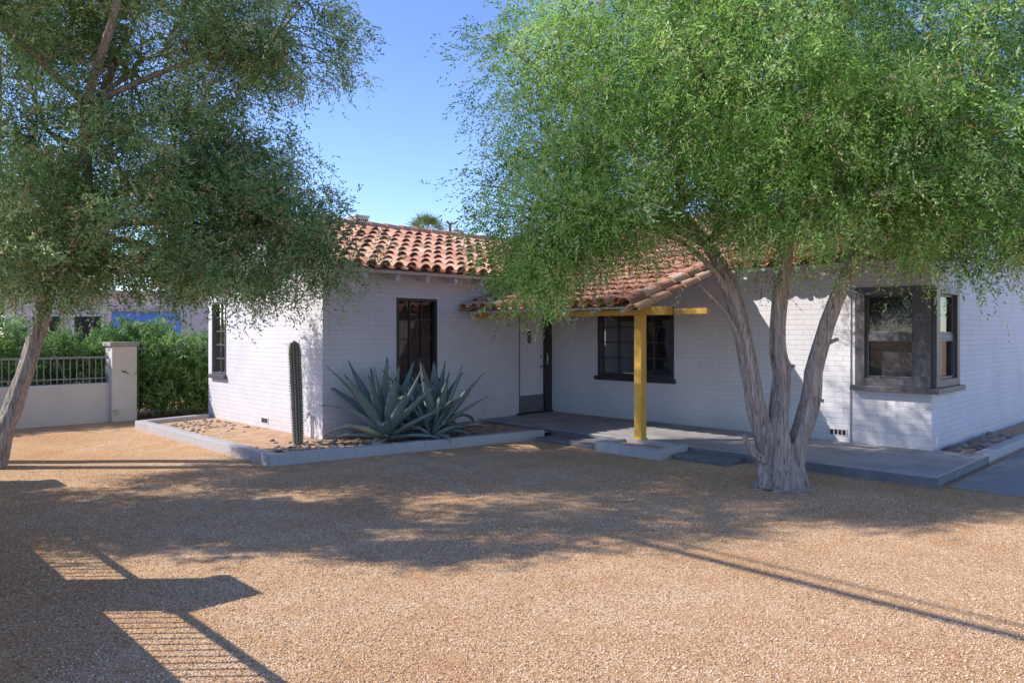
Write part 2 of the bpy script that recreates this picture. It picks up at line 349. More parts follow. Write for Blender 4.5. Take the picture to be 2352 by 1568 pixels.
# ---- roof
def tiles(b,P0,a,s,L,Sl,cw=.25,ex=.34,pan=True,r=.094):
    P0=Vector(P0);a=Vector(a).normalized();s=Vector(s).normalized();n=a.cross(s)
    if n.z<0:n=-n
    nc=int(round(L/cw)); cw=L/nc; nr=int(math.ceil(Sl/ex)); ex=Sl/nr
    def tile(cx,s0,s1,r0,r1,h0,h1,con,t,rot):
        lo=[];hi=[];li=[]
        K=7
        for i in range(K+1):
            th=math.pi*i/K; ca,sa=math.cos(th),math.sin(th)
            if con: sa=-sa*.6
            lo.append(P0+a*(cx+r0*ca+rot)+s*s0+n*(h0+r0*sa*.85)); hi.append(P0+a*(cx+r1*ca-rot)+s*s1+n*(h1+r1*sa*.85))
            q=r0-.018; li.append(P0+a*(cx+q*ca+rot)+s*(s0+.002)+n*(h0+(q*sa*.85 if not con else r0*sa*.85-.016)))
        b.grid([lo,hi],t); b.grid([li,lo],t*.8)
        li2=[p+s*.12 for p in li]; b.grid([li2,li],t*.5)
    for i in range(nc):
        for j in range(nr):
            s0=j*ex-.04; s1=s0+ex+.07
            t=min(1,max(0,random.gauss(.6,.19)))
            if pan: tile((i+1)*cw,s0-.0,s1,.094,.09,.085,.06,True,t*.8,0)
            tile((i+.5)*cw+random.gauss(0,.007),s0+random.gauss(0,.01),s1,r*1.06,r*.84,.075+random.gauss(0,.005),.04,False,t,random.gauss(0,.006))
def slab(b,P0,a,s,L,Sl,th=.05):
    P0=Vector(P0);a=Vector(a).normalized();s=Vector(s).normalized();n=a.cross(s)
    if n.z<0:n=-n
    q=[P0,P0+a*L,P0+a*L+s*Sl,P0+s*Sl]
    prism(b,[tuple(p) for p in q],tuple(-n*th))
def ridge(b,p0,p1,r=.13):
    p0=Vector(p0);p1=Vector(p1);d=(p1-p0);L=d.length;d.normalize();n=int(L/.36);side=d.cross(Vector((0,0,1))).normalized();up=side.cross(d).normalized()
    for i in range(n):
        s0=p0+d*(i*L/n-.03); s1=p0+d*((i+1)*L/n+.04); t=min(1,max(0,random.gauss(.55,.2)))
        r0,r1=r,r*.85
        lo=[s0+side*math.cos(math.pi*k/8)*r0+up*(math.sin(math.pi*k/8)*r0*.8+.01) for k in range(9)]
        hi=[s1+side*math.cos(math.pi*k/8)*r1+up*math.sin(math.pi*k/8)*r1*.8 for k in range(9)]
        li=[s0+side*math.cos(math.pi*k/8)*(r0-.02)+up*(math.sin(math.pi*k/8)*(r0-.02)*.8+.01) for k in range(9)]
        b.grid([lo,hi],t); b.grid([li,lo],t*.8)
K=.39; c_=1/math.hypot(1,K)
rb=B(); ym=(YW+YE)/2; run=ym-9.7; Sl=run/c_
tiles(rb,(5.5,9.7,2.66),(1,0,0),(0,1,K),7.6,Sl)
tiles(rb,(5.5,14.66,2.66),(1,0,0),(0,-1,K),7.6,Sl)
ridge(rb,(5.5,ym,2.66+K*run+.07),(13.1,ym,2.66+K*run+.07))
runm=13.95-10.5; Slm=runm/c_
tiles(rb,(10.5,2.85,2.66),(0,1,0),(1,0,K),12.1,Slm)
tiles(rb,(17.4,2.85,2.66),(0,1,0),(-1,0,K),12.1,Slm)
ridge(rb,(13.95,2.85,2.66+K*runm+.07),(13.95,14.95,2.66+K*runm+.07))
KP=.31; cp=1/math.hypot(1,KP); SP=2.45/cp
tiles(rb,(8.5,6.42,2.05),(0,1,0),(1,0,KP),3.6,SP)
ridge(rb,(8.42,6.38,2.08),(10.95,6.38,2.08+KP*2.53),.125)
ridge(rb,(8.46,6.27,1.99),(10.8,6.27,1.99+KP*2.34),.12)
ridge(rb,(5.46,9.6,2.66),(5.46,ym,2.70+K*run),.12)
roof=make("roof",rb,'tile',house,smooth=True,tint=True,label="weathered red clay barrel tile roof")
sb=B()
slab(sb,(5.52,9.74,2.66),(1,0,0),(0,1,K),7.5,Sl-.05); slab(sb,(5.52,14.62,2.66),(1,0,0),(0,-1,K),7.5,Sl-.05)
slab(sb,(10.53,2.88,2.657),(0,1,0),(1,0,K),12.0,Slm-.05); slab(sb,(17.35,2.88,2.657),(0,1,0),(-1,0,K),12.0,Slm-.05)
slab(sb,(8.56,6.36,2.05),(0,1,0),(1,0,KP),3.64,SP,.03)
make("roof_deck",sb,'rafter',roof)
def rafter(pts,d):
    b=B(); prism(b,pts,d); make("rafter",b,'rafter',roof)
for i in range(8):
    x=5.75+i*.6; rafter([(x,9.78,2.50),(x,9.78,2.60),(x,10.06,2.71),(x,10.06,2.55)],(.06,0,0))
for y in [3.3+i*.6 for i in range(5)]: rafter([(10.58,y,2.50),(10.58,y,2.60),(10.9,y,2.725),(10.9,y,2.55)],(0,.06,0))
for i in range(7):
    y=6.55+i*.55; rafter([(8.6,y,1.965),(8.6,y,2.015),(10.9,y,2.015+2.3*KP),(10.9,y,1.92+2.3*KP)],(0,.06,0))
# porch beam and post
b=B(); b.box(8.84,8.93,5.35,YW,1.935,2.015); make("porch_beam",b,'yellow',house,bevel=.006,label="yellow painted porch beam carrying house number")
b=B(); b.box(8.68,8.836,5.88,6.30,1.93,2.045); make("beam_bracket",b,'yellow',house,bevel=.005)
b=B(); b.box(8.815,8.945,6.40,6.53,.13,1.934); b.box(8.80,8.96,6.385,6.545,.13,.16); make("porch_post",b,'yellow',house,bevel=.008,label="square yellow porch post")
tc=bpy.data.curves.new("t",'FONT'); tc.body="37"; tc.size=.10; tc.extrude=.004; to=bpy.data.objects.new("t",tc); link(to)
bpy.context.view_layer.update(); dg=bpy.context.evaluated_depsgraph_get(); me=bpy.data.meshes.new_from_object(to.evaluated_get(dg)); bpy.data.objects.remove(to)
me.transform(Matrix.Translation((8.834,5.86,1.942))@Matrix(((0,0,-1,0),(-1,0,0,0),(0,1,0,0),(0,0,0,1)))); me.materials.clear(); me.materials.append(M['rafter'])
fin(me,"house_number",house,label="house number 37 on the yellow beam")
# porch slab
b=B(); b.box(8.95,XM-.002,2.6,YW-.002,0,.12); b.box(XM-.002,11.0,2.6,YC-.003,0,.12); por=make("porch_floor",b,'concrete',house,bevel=.012,label="grey concrete porch floor")
b=B(); b.box(8.935,8.949,2.59,YW-.01,0,.105); b.box(8.95,11.0,2.585,2.599,0,.105); make("porch_edge",b,'step',por)
for (x0,x1,y0,y1,l) in ((8.35,8.93,6.80,8.05,"low grey concrete step between planter and garden edging"),(8.5,8.93,4.85,5.66,"low grey concrete step beside the brick planter")):
    b=B(); b.box(x0,x1,y0,y1,0,.06); make("concrete_step",b,'step',bevel=.01,label=l,cat="step")
def vent(axis,p,u,z,n=4):
    f=B(); wbox(f,axis,p,u-.13,u+.13,-.0,.008,z-.05,z+.05); v=make("wall_vent",f,'rafter',house)
    for i in range(n):
        g=B(); q=u-.115+i*.23/n+.008; wbox(g,axis,p,q,q+.23/n-.016,.0085,.012,z-.035,z+.035)
        make("vent_opening",g,'dark',v)
vent('x',XW,11.95,.2); vent('x',XM,4.45,.25)
b=B(); b.tube([(5.78,10.35,.0),(5.78,10.35,.42),(5.72,10.35,.42),(5.70,10.35,.37)],.014,8); b.tube([(5.73,10.35,.42),(5.73,10.35,.47)],.025,10); make("faucet",b,'metal',house,smooth=True)
b=B(); b.tube([(10.86,3.14,.12),(10.86,3.14,.30),(10.9,3.16,.31)],.016,8); make("pipe_stub",b,'rafter',house,smooth=True)
b=B(); b.tube([(10.885,4.27,.12),(10.885,4.27,2.7)],.008,6); make("conduit",b,'rafter',house,smooth=True)
def cooler(x,y,z0,z1,wd,nm,lab):
    b=B(); b.box(x-wd/2,x+wd/2,y-wd/2,y+wd/2,z0,z1); b.box(x-wd/2-.02,x+wd/2+.02,y-wd/2-.02,y+wd/2+.02,z1,z1+.04)
    o=make(nm,b,'metal',roof,bevel=.01,label=lab)
    for i in range(6):
        g=B(); q=-wd/2+.03+i*(wd-.04)/6
        g.box(x+q,x+q+.025,y-wd/2-.004,y-wd/2-.001,z1-.2,z1-.04); make("louvre",g,'dark',roof)
        g=B(); g.box(x-wd/2-.004,x-wd/2-.001,y+q,y+q+.025,z1-.2,z1-.04); make("louvre",g,'dark',roof)
cooler(8.75,13.7,2.9,4.12,.32,"roof_cooler","small white louvred cooler behind the roof ridge")
cooler(11.0,13.2,3.0,3.98,.25,"roof_vent","small white vent box behind the roof ridge")
b=B(); b.tube([(10.7,13.0,3.2),(10.7,13.0,4.1),(10.6,13.0,4.16)],.03,8); make("vent_pipe",b,'darkiron',roof)
# ---------------------------------------------------------------- edging
def edging(name,pts,wd,h,mat,closed=False,**k):
    P=[Vector((x,y)) for x,y in pts]; n=len(P); out=[];inn=[]
    for i in range(n):
        if closed: d0=(P[i]-P[i-1]).normalized(); d1=(P[(i+1)%n]-P[i]).normalized()
        else:
            d0=(P[i]-P[i-1]).normalized() if i>0 else (P[1]-P[0]).normalized(); d1=(P[i+1]-P[i]).normalized() if i<n-1 else d0
        m=(d0+d1).normalized(); nn=Vector((-m.y,m.x)); sc=1/max(.3,nn.dot(Vector((-d0.y,d0.x))))
        out.append(P[i]-nn*wd/2*sc); inn.append(P[i]+nn*wd/2*sc)
    b=B(); rows=[]
    for o,i_ in zip(out,inn): rows.append([(o.x,o.y,0),(o.x,o.y,h),(i_.x,i_.y,h),(i_.x,i_.y,0)])
    if closed: rows.append(rows[0])
    b.grid(rows)
    if not closed: b.poly(rows[0]); b.poly(rows[-1][::-1])
    return make(name,b,mat,bevel=.008,**k)
edging("garden_edging",[(8.62,8.19),(4.45,8.93),(4.45,13.9),(5.7,14.15)],.15,.14,'curb',label="grey painted brick edging around the agave bed",cat="garden edging")
edging("garden_edging",[(11.02,2.68),(16.5,2.68)],.14,.14,'curb',label="grey painted edging beside the corner of the house",cat="garden edging")
edging("brick_planter",[(8.31,5.75),(8.31,6.73),(8.86,6.73),(8.86,5.75)],.13,.14,'curb',closed=True,label="low grey painted brick planter around the yellow post",cat="planter")
b=B(); b.poly([(4.5,8.98,.07),(8.6,8.25,.07),(8.95,8.25,.07),(8.95,10.05,.07),(5.85,10.05,.07),(5.85,14.1,.07),(4.5,13.85,.07)]); b.poly([(8.35,5.8,.09),(8.85,5.8,.09),(8.85,6.7,.09),(8.35,6.7,.09)]); b.poly([(11.0,2.7,.08),(16.4,2.7,.08),(16.4,3.2,.08),(11.0,3.2,.08)])
make("soil",b,'soil',kind="structure")
b=B(); b.box(9.1,14,.9,2.5,-.05,.03); make("path",b,'path',kind="structure",bevel=.008)
# ---------------------------------------------------------------- river rocks
import bmesh
bm=bmesh.new(); bmesh.ops.create_icosphere(bm,subdivisions=2,radius=1); IV=np.array([v.co[:] for v in bm.verts]); IF=np.array([[v.index for v in f.verts] for f in bm.faces]); bm.free()
def rocks(name,P,smin,smax,label,cat):
    n=len(P); P=np.array(P); sc=(smin+(smax-smin)*rng.random(n)**1.8)[:,None]*np.stack([.8+.6*rng.random(n),.7+.4*rng.random(n),.45+.25*rng.random(n)],1)
    V=IV[None]*sc[:,None,:]; ph=rng.random((n,1,3))*6; V=V*(1+.12*np.sin(IV[None]*2.5+ph).sum(-1,keepdims=True))
    a=rng.random(n)*6.28; c,s=np.cos(a)[:,None],np.sin(a)[:,None]
    V=np.stack([V[...,0]*c-V[...,1]*s+P[:,0:1],V[...,0]*s+V[...,1]*c+P[:,1:2],V[...,2]+P[:,2:3]+sc[:,2:3]*.4],-1).reshape(-1,3)
    F=(IF[None]+len(IV)*np.arange(n)[:,None,None]).reshape(-1,3)
    npmesh(name,V,F,np.repeat(rng.random(n),len(IF)),'rock',smooth=True,kind="stuff",label=label,cat=cat)
P=[]
while len(P)<560:
    if random.random()<.5: x=random.uniform(4.6,5.70);y=random.choice([random.gauss(9.3,.5),random.gauss(13.0,.6)])
    else: x=random.uniform(4.8,8.6);y=random.uniform(8.5,9.9)
    if y<8.93-(x-4.45)*.177+.15 or y>13.7 or (x>5.70 and y>9.95) : continue
    P.append((x,y,.065))
rocks("river_rocks",P,.012,.048,"rounded grey river rocks strewn on the garden bed","rocks")
rocks("river_rocks",[(random.uniform(11.1,13.5),random.uniform(2.8,3.12),.08) for _ in range(150)],.04,.09,"rounded river rocks beside the house corner","rocks")
# ---------------------------------------------------------------- agave
def agave(loc,scale,nl,seed,label):
    random.seed(seed); b=B(); L0=Vector(loc)
    for i in range(nl):
        f=i/nl; az=i*2.39996+random.uniform(-.25,.25)
        el=math.radians(80-76*f**.75+random.uniform(-6,6)); ln=scale*(0.80+.38*math.sin(math.pi*min(1,f*1.1+.1)))*random.uniform(.85,1.1)
        wd=scale*.105*random.uniform(.85,1.15); bend=random.uniform(-.15,.25) if f<.45 else random.uniform(-.9,.1)
        if random.random()<.13 and f>.45: bend=-1.7
        p=L0+Vector((math.cos(az)*.05,math.sin(az)*.05,.04+.12*(1-f))); rows=[]; side=Vector((-math.sin(az),math.cos(az),0)); sw=random.uniform(-.25,.25)
        NS=14
        for k in range(NS+1):
            t=k/NS; ww=wd*(.55+.9*t) if t<.35 else wd*(.865)*(1-((t-.35)/.65)**1.7)
            ww=max(ww,.003); e2=el+bend*t*t; d=Vector((math.cos(az+sw*t)*math.cos(e2),math.sin(az+sw*t)*math.cos(e2),math.sin(e2))); nn=side.cross(d).normalized()
            if nn.z<0 and e2<1.5: nn=-nn
            row=[]
            for q in (-1,-.82,-.4,0,.4,.82,1):
                serr=(1+.05*(k%2)) if abs(q)==1 else 1
                row.append(p+side*(q*ww*serr)+nn*(q*q*ww*.55*(1-.3*t)))
            for q in (.6,0,-.6): row.append(p+side*(q*ww)+nn*(q*q*ww*.4-ww*.28*(1-t)-.004))
            for r_ in row: r_.z=max(r_.z,.075)
            rows.append(row); p=p+d*(ln/NS)
            if p.z<.09:p.z=.09
        tt=random.uniform(.3,.85)
        dead=(random.random()<.08 and f>.6)
        b.grid(rows,lambda i_,j: 1.0 if dead else (0.02 if i_>=NS-1 else (max(.14,tt-.2) if j in (0,5) else tt+.08*((j%3)-1))),close=True)
    return make("agave_plant",b,'agave',smooth=True,tint=True,label=label,cat="agave")
agave((6.33,9.15,.08),1.04,34,3,"large blue-grey agave rosette beside the window wall")
agave((7.2,9.12,.08),1.02,32,11,"large blue-grey agave rosette nearer the porch")
agave((6.85,8.75,.08),.5,18,5,"small agave offset between the big rosettes")
random.seed(21)
def cactus():
    b=B(); rows=[]; R=.068; Hh=1.53; nr=11; seg=nr*4; base=Vector((5.28,9.84,.04))
    NZ=40; spines=B()
    for i in range(NZ+1):
        t=i/NZ; z=Hh*t; r=R*(.85+.2*math.sin(min(1,t*1.4)*math.pi*.6))
        if t>.9: r*=math.sqrt(max(0.0004,1-((t-.9)/.1)**2))
        ox=-.06*t*t; row=[]
        for k in range(seg):
            a=2*math.pi*k/seg; rr=r*(1+.17*math.cos(nr*a)); row.append(base+Vector((ox+rr*math.cos(a),rr*math.sin(a)+.02*math.sin(t*3),z)))
            if k%4==0 and t<.99:
                q=row[-1]; o=Vector((math.cos(a),math.sin(a),0))
                for _ in range(6):
                    d=(o+Vector((random.uniform(-.7,.7),random.uniform(-.7,.7),random.uniform(-.7,.7)))).normalized()*.024; s=Vector((0,0,.0035))
                    spines.poly([q+s,q-s,q+d],1)
        rows.append(row)
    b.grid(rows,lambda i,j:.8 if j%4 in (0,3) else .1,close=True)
    k0=len(b.v); b.v+=[tuple(v) for v in spines.v]; b.f+=[tuple(k0+i for i in f) for f in spines.f]; b.t+=spines.t
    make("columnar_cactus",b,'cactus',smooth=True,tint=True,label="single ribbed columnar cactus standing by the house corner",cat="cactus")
cactus()
# ---------------------------------------------------------------- walls, fences
def pillar(x,y,lab,grp="stucco pillars of the boundary wall"):
    e=empty("wall_pillar",(x,y,0),lab,"pillar",grp)
    b=B(); b.box(x-.22,x+.22,y-.22,y+.22,0,1.42); make("shaft",b,'stucco',e,bevel=.015)
    b=B(); b.box(x-.26,x+.26,y-.26,y+.26,1.42,1.5); make("cap",b,'cap',e,bevel=.012)
def lowwall(axis,p,u0,u1,lab,pk=.016):
    c=((u0+u1)/2,p,0) if axis=='y' else (p,(u0+u1)/2,0)
    e=empty("boundary_wall",c,lab,"wall")
    b=B(); (b.box(u0,u1,p-.1,p+.1,0,.74) if axis=='y' else b.box(p-.1,p+.1,u0,u1,0,.74)); make("wall",b,'stucco',e,bevel=.01)
    r=B()
    def bx(a0,a1,d,z0,z1):
        if axis=='y': r.box(a0,a1,p-d,p+d,z0,z1)
        else: r.box(p-d,p+d,a0,a1,z0,z1)
    bx(u0,u1,.018,1.2,1.235); bx(u0,u1,.012,.82,.84)
    u=u0+.06
    while u<u1-.03:
        bx(u,u+pk,.006,.741,1.2); u+=.105
    make("railing",r,'iron',e)
pillar(4.58,15.4,"beige stucco pillar with grey capstone at the end of the low wall")
lowwall('y',15.4,.82,4.36,"low beige stucco wall topped with iron railing")
pillar(.6,15.4,"beige stucco corner pillar with grey capstone")
lowwall('x',.6,11.02,15.18,"low stucco street wall topped with iron railing",.010)
pillar(.6,10.8,"beige stucco pillar along the street wall")
lowwall('x',.6,6.32,10.58,"low stucco street wall topped with iron railing",.010)
pillar(.6,6.1,"beige stucco pillar along the street wall")
lowwall('x',.6,4.22,5.88,"low stucco street wall section ending at the driveway",.010)
b=B()
for z in (.12,1.35): b.box(4.84,9,15.385,15.415,z,z+.035)
x=4.88
while x<8.95: b.box(x,x+.014,15.393,15.407,.05,1.5); x+=.13
make("iron_fence",b,'iron',label="thin iron picket fence between pillar and house",cat="fence")
def cable(X,Dd,h,r,T=2.1):
    s=5.2/math.tan(EL); p=[]
    for i in range(31):
        t=-12+i*(12+T)/30; q=W(X-s,Dd,0); p.append((q[0]+.02*t,q[1]+t,h+.0025*(t-4)**2-.05+.012*math.sin(t*2.1)))
    b=B(); b.tube(p,r,8); make("utility_cable",b,'cable',smooth=True,label="black overhead utility cable strung above the street wall",cat="cable",group="overhead utility cables"); return p[-1]
pe=cable(2.05,4.75,5.2,.036); cable(2.05,4.75,5.42,.014)
up=empty("utility_pole",(pe[0],pe[1]+.08,0),"weathered wooden utility pole outside the street wall","pole")
b=B(); b.tube([(pe[0],pe[1]+.08,0),(pe[0],pe[1]+.08,5.6)],[.09,.07],14) if False else b.tube([(pe[0],pe[1]+.08,0),(pe[0],pe[1]+.08,5.6)],[.09,.07],14); make("shaft",b,'wood',up,smooth=True)
b=B(); b.box(pe[0]-.35,pe[0]+.35,pe[1]-.04,pe[1]+.0,5.25,5.34); make("crossarm",b,'wood',up)
# ---------------------------------------------------------------- foliage
def nrm(a): return a/np.maximum(1e-6,np.linalg.norm(a,axis=-1,keepdims=True))
def sample(blobs,n,shell=.4,thr=-.12,nsc=1.1,cut=None):
    bl=np.array(blobs,float); wgt=(bl[:,3]*bl[:,4]+bl[:,3]*bl[:,5]+bl[:,4]*bl[:,5]); wgt/=wgt.sum()
    P=[];O=[]
    while len(P)<n:
        i=rng.choice(len(bl),p=wgt); d=rng.normal(size=3); d/=np.linalg.norm(d); r=rng.random()**shell
        c=bl[i]; q=c[:3]+d*r*c[3:6]*(1+.28*noise.noise(Vector(d*2.2+i*7)))
        v=noise.noise(Vector(q*nsc+3.3))
        if v<thr: continue
        if q[2]<1.9: continue
        p=W(q[0],q[1],q[2])
        if cut and cut(p): continue
        dd=W(d[0],d[1],d[2]); P.append(p);O.append(dd)
    return np.array(P),np.array(O)
def foliage(name,P,O,mat,sprays=20,K=6,cr=.2,sl=.16,ll=.055,lw=.009,droop=-.25,brown=.05,parent=None,kind=None,label=None,cat=None,flat=1.0):
    n=len(P); t0=np.clip(rng.normal(.49,.26,n),.02,.9); m=n*sprays
    c=np.repeat(P,sprays,0); o=np.repeat(O,sprays,0); tt=np.repeat(t0,sprays)+rng.normal(0,.14,m); tt=np.clip(tt,0,.92)
    tt[rng.random(m)<brown]=1.0
    cdv=nrm(O*.5+rng.normal(size=(n,3))*.45+np.array([0,0,droop])); cdv=np.repeat(cdv,sprays,0)
    org=c+rng.normal(size=(m,3))*cr*.7*np.array([1,1,.8])*flat+cdv*(cr*1.3*rng.normal(size=(m,1)))
    d=nrm(cdv*.7+o*.2+rng.normal(size=(m,3))*.46+np.array([0,0,droop*.3]))
    side=nrm(np.cross(d,rng.normal(size=(m,3))))
    k=np.arange(K); sg=np.where(k%2==0,1,-1)
    lo=org[:,None]+d[:,None]*(sl*(k/K))[None,:,None]+rng.normal(size=(m,K,3))*.005
    lo[...,2]-=(sl*.35*(k/K)**2)[None,:]
    ld=nrm(d[:,None]*.9+side[:,None]*(sg*.65)[None,:,None]+rng.normal(size=(m,K,3))*.25)
    lw_=nrm(np.cross(ld,rng.normal(size=(m,K,3))))*(lw*(.7+.6*rng.random((m,K,1)))); l=ll*(.7+.6*rng.random((m,K,1)))
    a=lo; b_=lo+ld*l*.45+lw_; c2=lo+ld*l; e=lo+ld*l*.45-lw_
    V=np.stack([a,b_,c2,e],2).reshape(-1,3); F=np.arange(len(V)).reshape(-1,4)
    T=np.clip(np.repeat(tt,K)+rng.normal(0,.05,m*K)*(np.repeat(tt,K)<.95),0,1)
    return npmesh(name,V,F,T,mat,parent=parent,kind=kind,label=label,cat=cat)
def limbs(b,nodes,blobs,P,ntw=260,r0=.04):
    nodes=[Vector(n) for n in nodes]; cs=[]
    for bl in blobs:
        c=Vector(W(bl[0],bl[1],bl[2])); nn=min(nodes,key=lambda q:(q-c).length+ (0 if q.z<c.z else 3))
        mid=(nn+c)/2+Vector((random.uniform(-.2,.2),random.uniform(-.2,.2),.15)); pts=[nn,nn.lerp(mid,.5)+Vector((random.uniform(-.08,.08),)*3),mid,mid.lerp(c,.5)+Vector((random.uniform(-.1,.1),random.uniform(-.1,.1),random.uniform(-.1,.1))),c]
        b.tube(pts,[r0,r0*.85,r0*.68,r0*.5,r0*.28],8,flute=.06); cs+= [mid,pts[3],c]
    idx=rng.choice(len(P),min(ntw,len(P)),replace=False)
    for i in idx:
        p=Vector(P[i]); c=min(cs,key=lambda q:(q-p).length)
        if (c-p).length>2.2: continue
        m=(c+p)/2+Vector((random.uniform(-.15,.15),random.uniform(-.15,.15),random.uniform(-.05,.2)))
        b.tube([c,c.lerp(m,.6),m,p],[.016,.013,.009,.004],5)
def smoothpath(pts,n=14):
    P=[Vector(p) for p in pts]; out=[]
    for i in range(len(P)-1):
        a=P[max(i-1,0)];b_=P[i];c=P[i+1];d=P[min(i+2,len(P)-1)]
        for k in range(n//(len(P)-1)+1):
            t=k/(n//(len(P)-1)+1)
            out.append(.5*((2*b_)+(c-a)*t+(2*a-5*b_+4*c-d)*t*t+(3*b_-a-3*c+d)*t**3))
    out.append(P[-1]); return out
def trunk(b,pts,r,ph,n=22,fl=.13):
    pp=smoothpath([W(*p) for p in pts],n); m=len(pp)
    pp=[p+Vector((noise.noise(Vector((i*.35,ph,0))),noise.noise(Vector((0,i*.35,ph))),0))*min(r)*.45 for i,p in enumerate(pp)]
    rr=[np.interp(i/(m-1),np.linspace(0,1,len(r)),r) for i in range(m)]
    b.tube(pp,rr,24,flute=fl,ph=ph)
# RIGHT TREE
rt=empty("juniper_tree",W(2.9,8.15,0),"multi-trunk juniper with bright green feathery crown in the gravel yard","tree")
blR=[(0.45,8.2,3.0,1.0,1.3,.8),(0.6,8.3,4.3,1.1,1.4,1.1),(1.5,8.3,5.6,1.4,1.5,1.2),(2.0,7.8,4.2,1.5,1.5,1.1),(1.7,7.9,3.4,.95,.9,.55),(1.0,7.8,2.9,.7,.7,.5),(2.0,7.6,3.2,.85,.6,.5),(2.5,7.45,3.0,.5,.5,.45),(3.4,7.9,4.6,1.9,1.9,1.5),(3.6,8.8,3.6,1.1,1.3,.85),(4.7,8.0,3.7,1.5,1.6,1.2),(5.2,7.6,3.0,1.2,1.0,.65),(6.6,7.9,4.0,1.6,1.7,1.5),(6.5,8.0,2.85,1.3,1.0,.65),(4.2,8.2,6.2,2.3,2.0,1.4),(0.65,8.2,2.5,.7,.7,.42),(0.2,8.3,2.35,.5,.6,.3),(4.3,7.2,2.85,.9,.7,.5),(3.4,7.2,2.95,.85,.7,.5),(2.9,7.4,2.85,.55,.6,.45),(3.9,7.1,3.7,1.2,.7,.7),(5.4,7.0,2.8,.9,.6,.45),(4.6,10.0,4.4,1.7,1.0,1.3),(2.4,9.8,4.8,1.5,1.0,1.1)]
PR,OR=sample(blR,4900,.40,-.17,1.8,cut=lambda p:(p[0]>10.2 and p[1]>2.6 and p[2]<3.5) or (p[0]>8.4 and p[1]>6 and p[2]<3.0))
b=B()
cx,cdd=2.93,8.12
trunk(b,[(cx-.16,cdd-.03,-.03),(cx-.14,cdd,.2),(cx-.17,cdd,.5),(cx-.28,cdd,.9),(cx-.38,cdd-.05,1.4),(cx-.57,cdd,2.2),(cx-.78,cdd+.1,2.65),(cx-1.1,cdd+.1,3.0)],[.15,.12,.10,.095,.088,.078,.065,.045],0.3)
trunk(b,[(cx+.01,cdd-.08,-.03),(cx,cdd-.05,.3),(cx-.03,cdd,.7),(cx+.03,cdd+.05,1.15),(cx-.03,cdd+.05,1.6),(cx+.04,cdd+.1,2.3),(cx+.1,cdd,3.0),(cx+.4,cdd,3.9)],[.18,.13,.10,.088,.084,.078,.07,.045],1.7)
trunk(b,[(cx+.17,cdd,-.03),(cx+.15,cdd+.02,.2),(cx+.18,cdd,.5),(cx+.30,cdd,.9),(cx+.38,cdd,1.4),(cx+.66,cdd,2.2),(cx+1.0,cdd,2.7),(cx+1.7,cdd+.1,3.2)],[.15,.12,.10,.095,.084,.078,.07,.045],3.1)
trunk(b,[(cx-.05,cdd+.15,-.03),(cx-.03,cdd+.12,.25),(cx+.02,cdd+.1,.5)],[.16,.12,.06],4.4,10)
for a in range(8):
    t=a/8*6.28+.3; trunk(b,[(cx+math.cos(t)*.30,cdd+math.sin(t)*.27,-.04),(cx+math.cos(t)*.18,cdd+math.sin(t)*.16,.12),(cx+math.cos(t)*.16,cdd+math.sin(t)*.12,.5)],[.04,.058,.03],a,8)
trunk(b,[(cx-.2,cdd-.05,.3),(cx-.36,cdd-.12,.42),(cx-.46,cdd-.16,.60)],[.05,.042,.022],2,8)
trunk(b,[(cx-.57,cdd,2.1),(cx-.85,cdd-.1,2.45),(cx-1.3,cdd-.1,2.75),(cx-2.0,cdd,2.85)],[.04,.03,.022,.014],2,14,.05)
trunk(b,[(cx-.33,cdd,1.35),(cx-.6,cdd-.1,1.85),(cx-.95,cdd-.2,2.2)],[.025,.02,.01],2,10,.05)
trunk(b,[(cx+.02,cdd+.05,1.25),(cx+.12,cdd-.05,1.33)],[.032,.018],2,5,.05)
trunk(b,[(cx+.45,cdd,1.55),(cx+.6,cdd-.05,1.62)],[.03,.016],2,5,.05)
trunk(b,[(cx+.28,cdd-.05,1.0),(cx+.42,cdd-.1,.95)],[.028,.016],2,5,.05)
limbs(b,[W(cx-.78,cdd+.1,2.65),W(cx-1.1,cdd+.1,3.0),W(cx+.1,cdd,3.0),W(cx+.4,cdd,3.9),W(cx+1,cdd,2.7),W(cx+1.7,cdd+.1,3.2)],blR,PR,420)
make("trunk",b,'bark',rt,smooth=True)
foliage("crown",PR,OR,'leafR',sprays=20,K=7,cr=.145,sl=.18,ll=.048,lw=.0074,droop=-.5,parent=rt,brown=.03)
# LEFT TREE
lt=empty("juniper_tree",W(-6.3,9.3,0),"tall dark green juniper with leaning trunk near the boundary wall","tree")
blL=[(-5.9,9.2,4.1,1.9,1.7,1.7),(-4.3,9.2,5.1,1.5,1.5,1.2),(-2.95,9.3,5.35,1.0,1.0,.75),(-4.4,9,3.4,1.3,1.3,1.1),(-3.3,9.2,3.0,1.1,1.0,.8),(-2.9,9.3,3.0,.9,.7,.6),(-3.7,9.9,3.5,.9,.5,.55),(-2.35,9.2,2.65,.7,.7,.45),(-3.6,9,2.4,1.3,1.0,.36),(-6.3,8.8,2.9,1.5,1.3,.85),(-5.2,8.8,2.4,1.2,1.0,.4),(-4.6,9.2,6.9,1.9,1.7,1.3),(-6.6,9,6.2,1.9,1.7,1.6),(-3.4,9.3,3.9,.75,.8,.55),(-5.2,11.25,2.85,.7,.35,.5),(-4.5,11.1,2.7,.45,.3,.3),(-4.4,7.4,6.5,1.7,.8,.8),(-6.2,6.6,5.9,1.6,.8,.8),(-4.2,6.6,6.6,1.5,.6,.7)]
PL,OL=sample(blL,3300,.38,-.02,1.8,cut=lambda p:p[0]>5.2 and p[2]<3.9 and p[1]>9.3)
b=B()
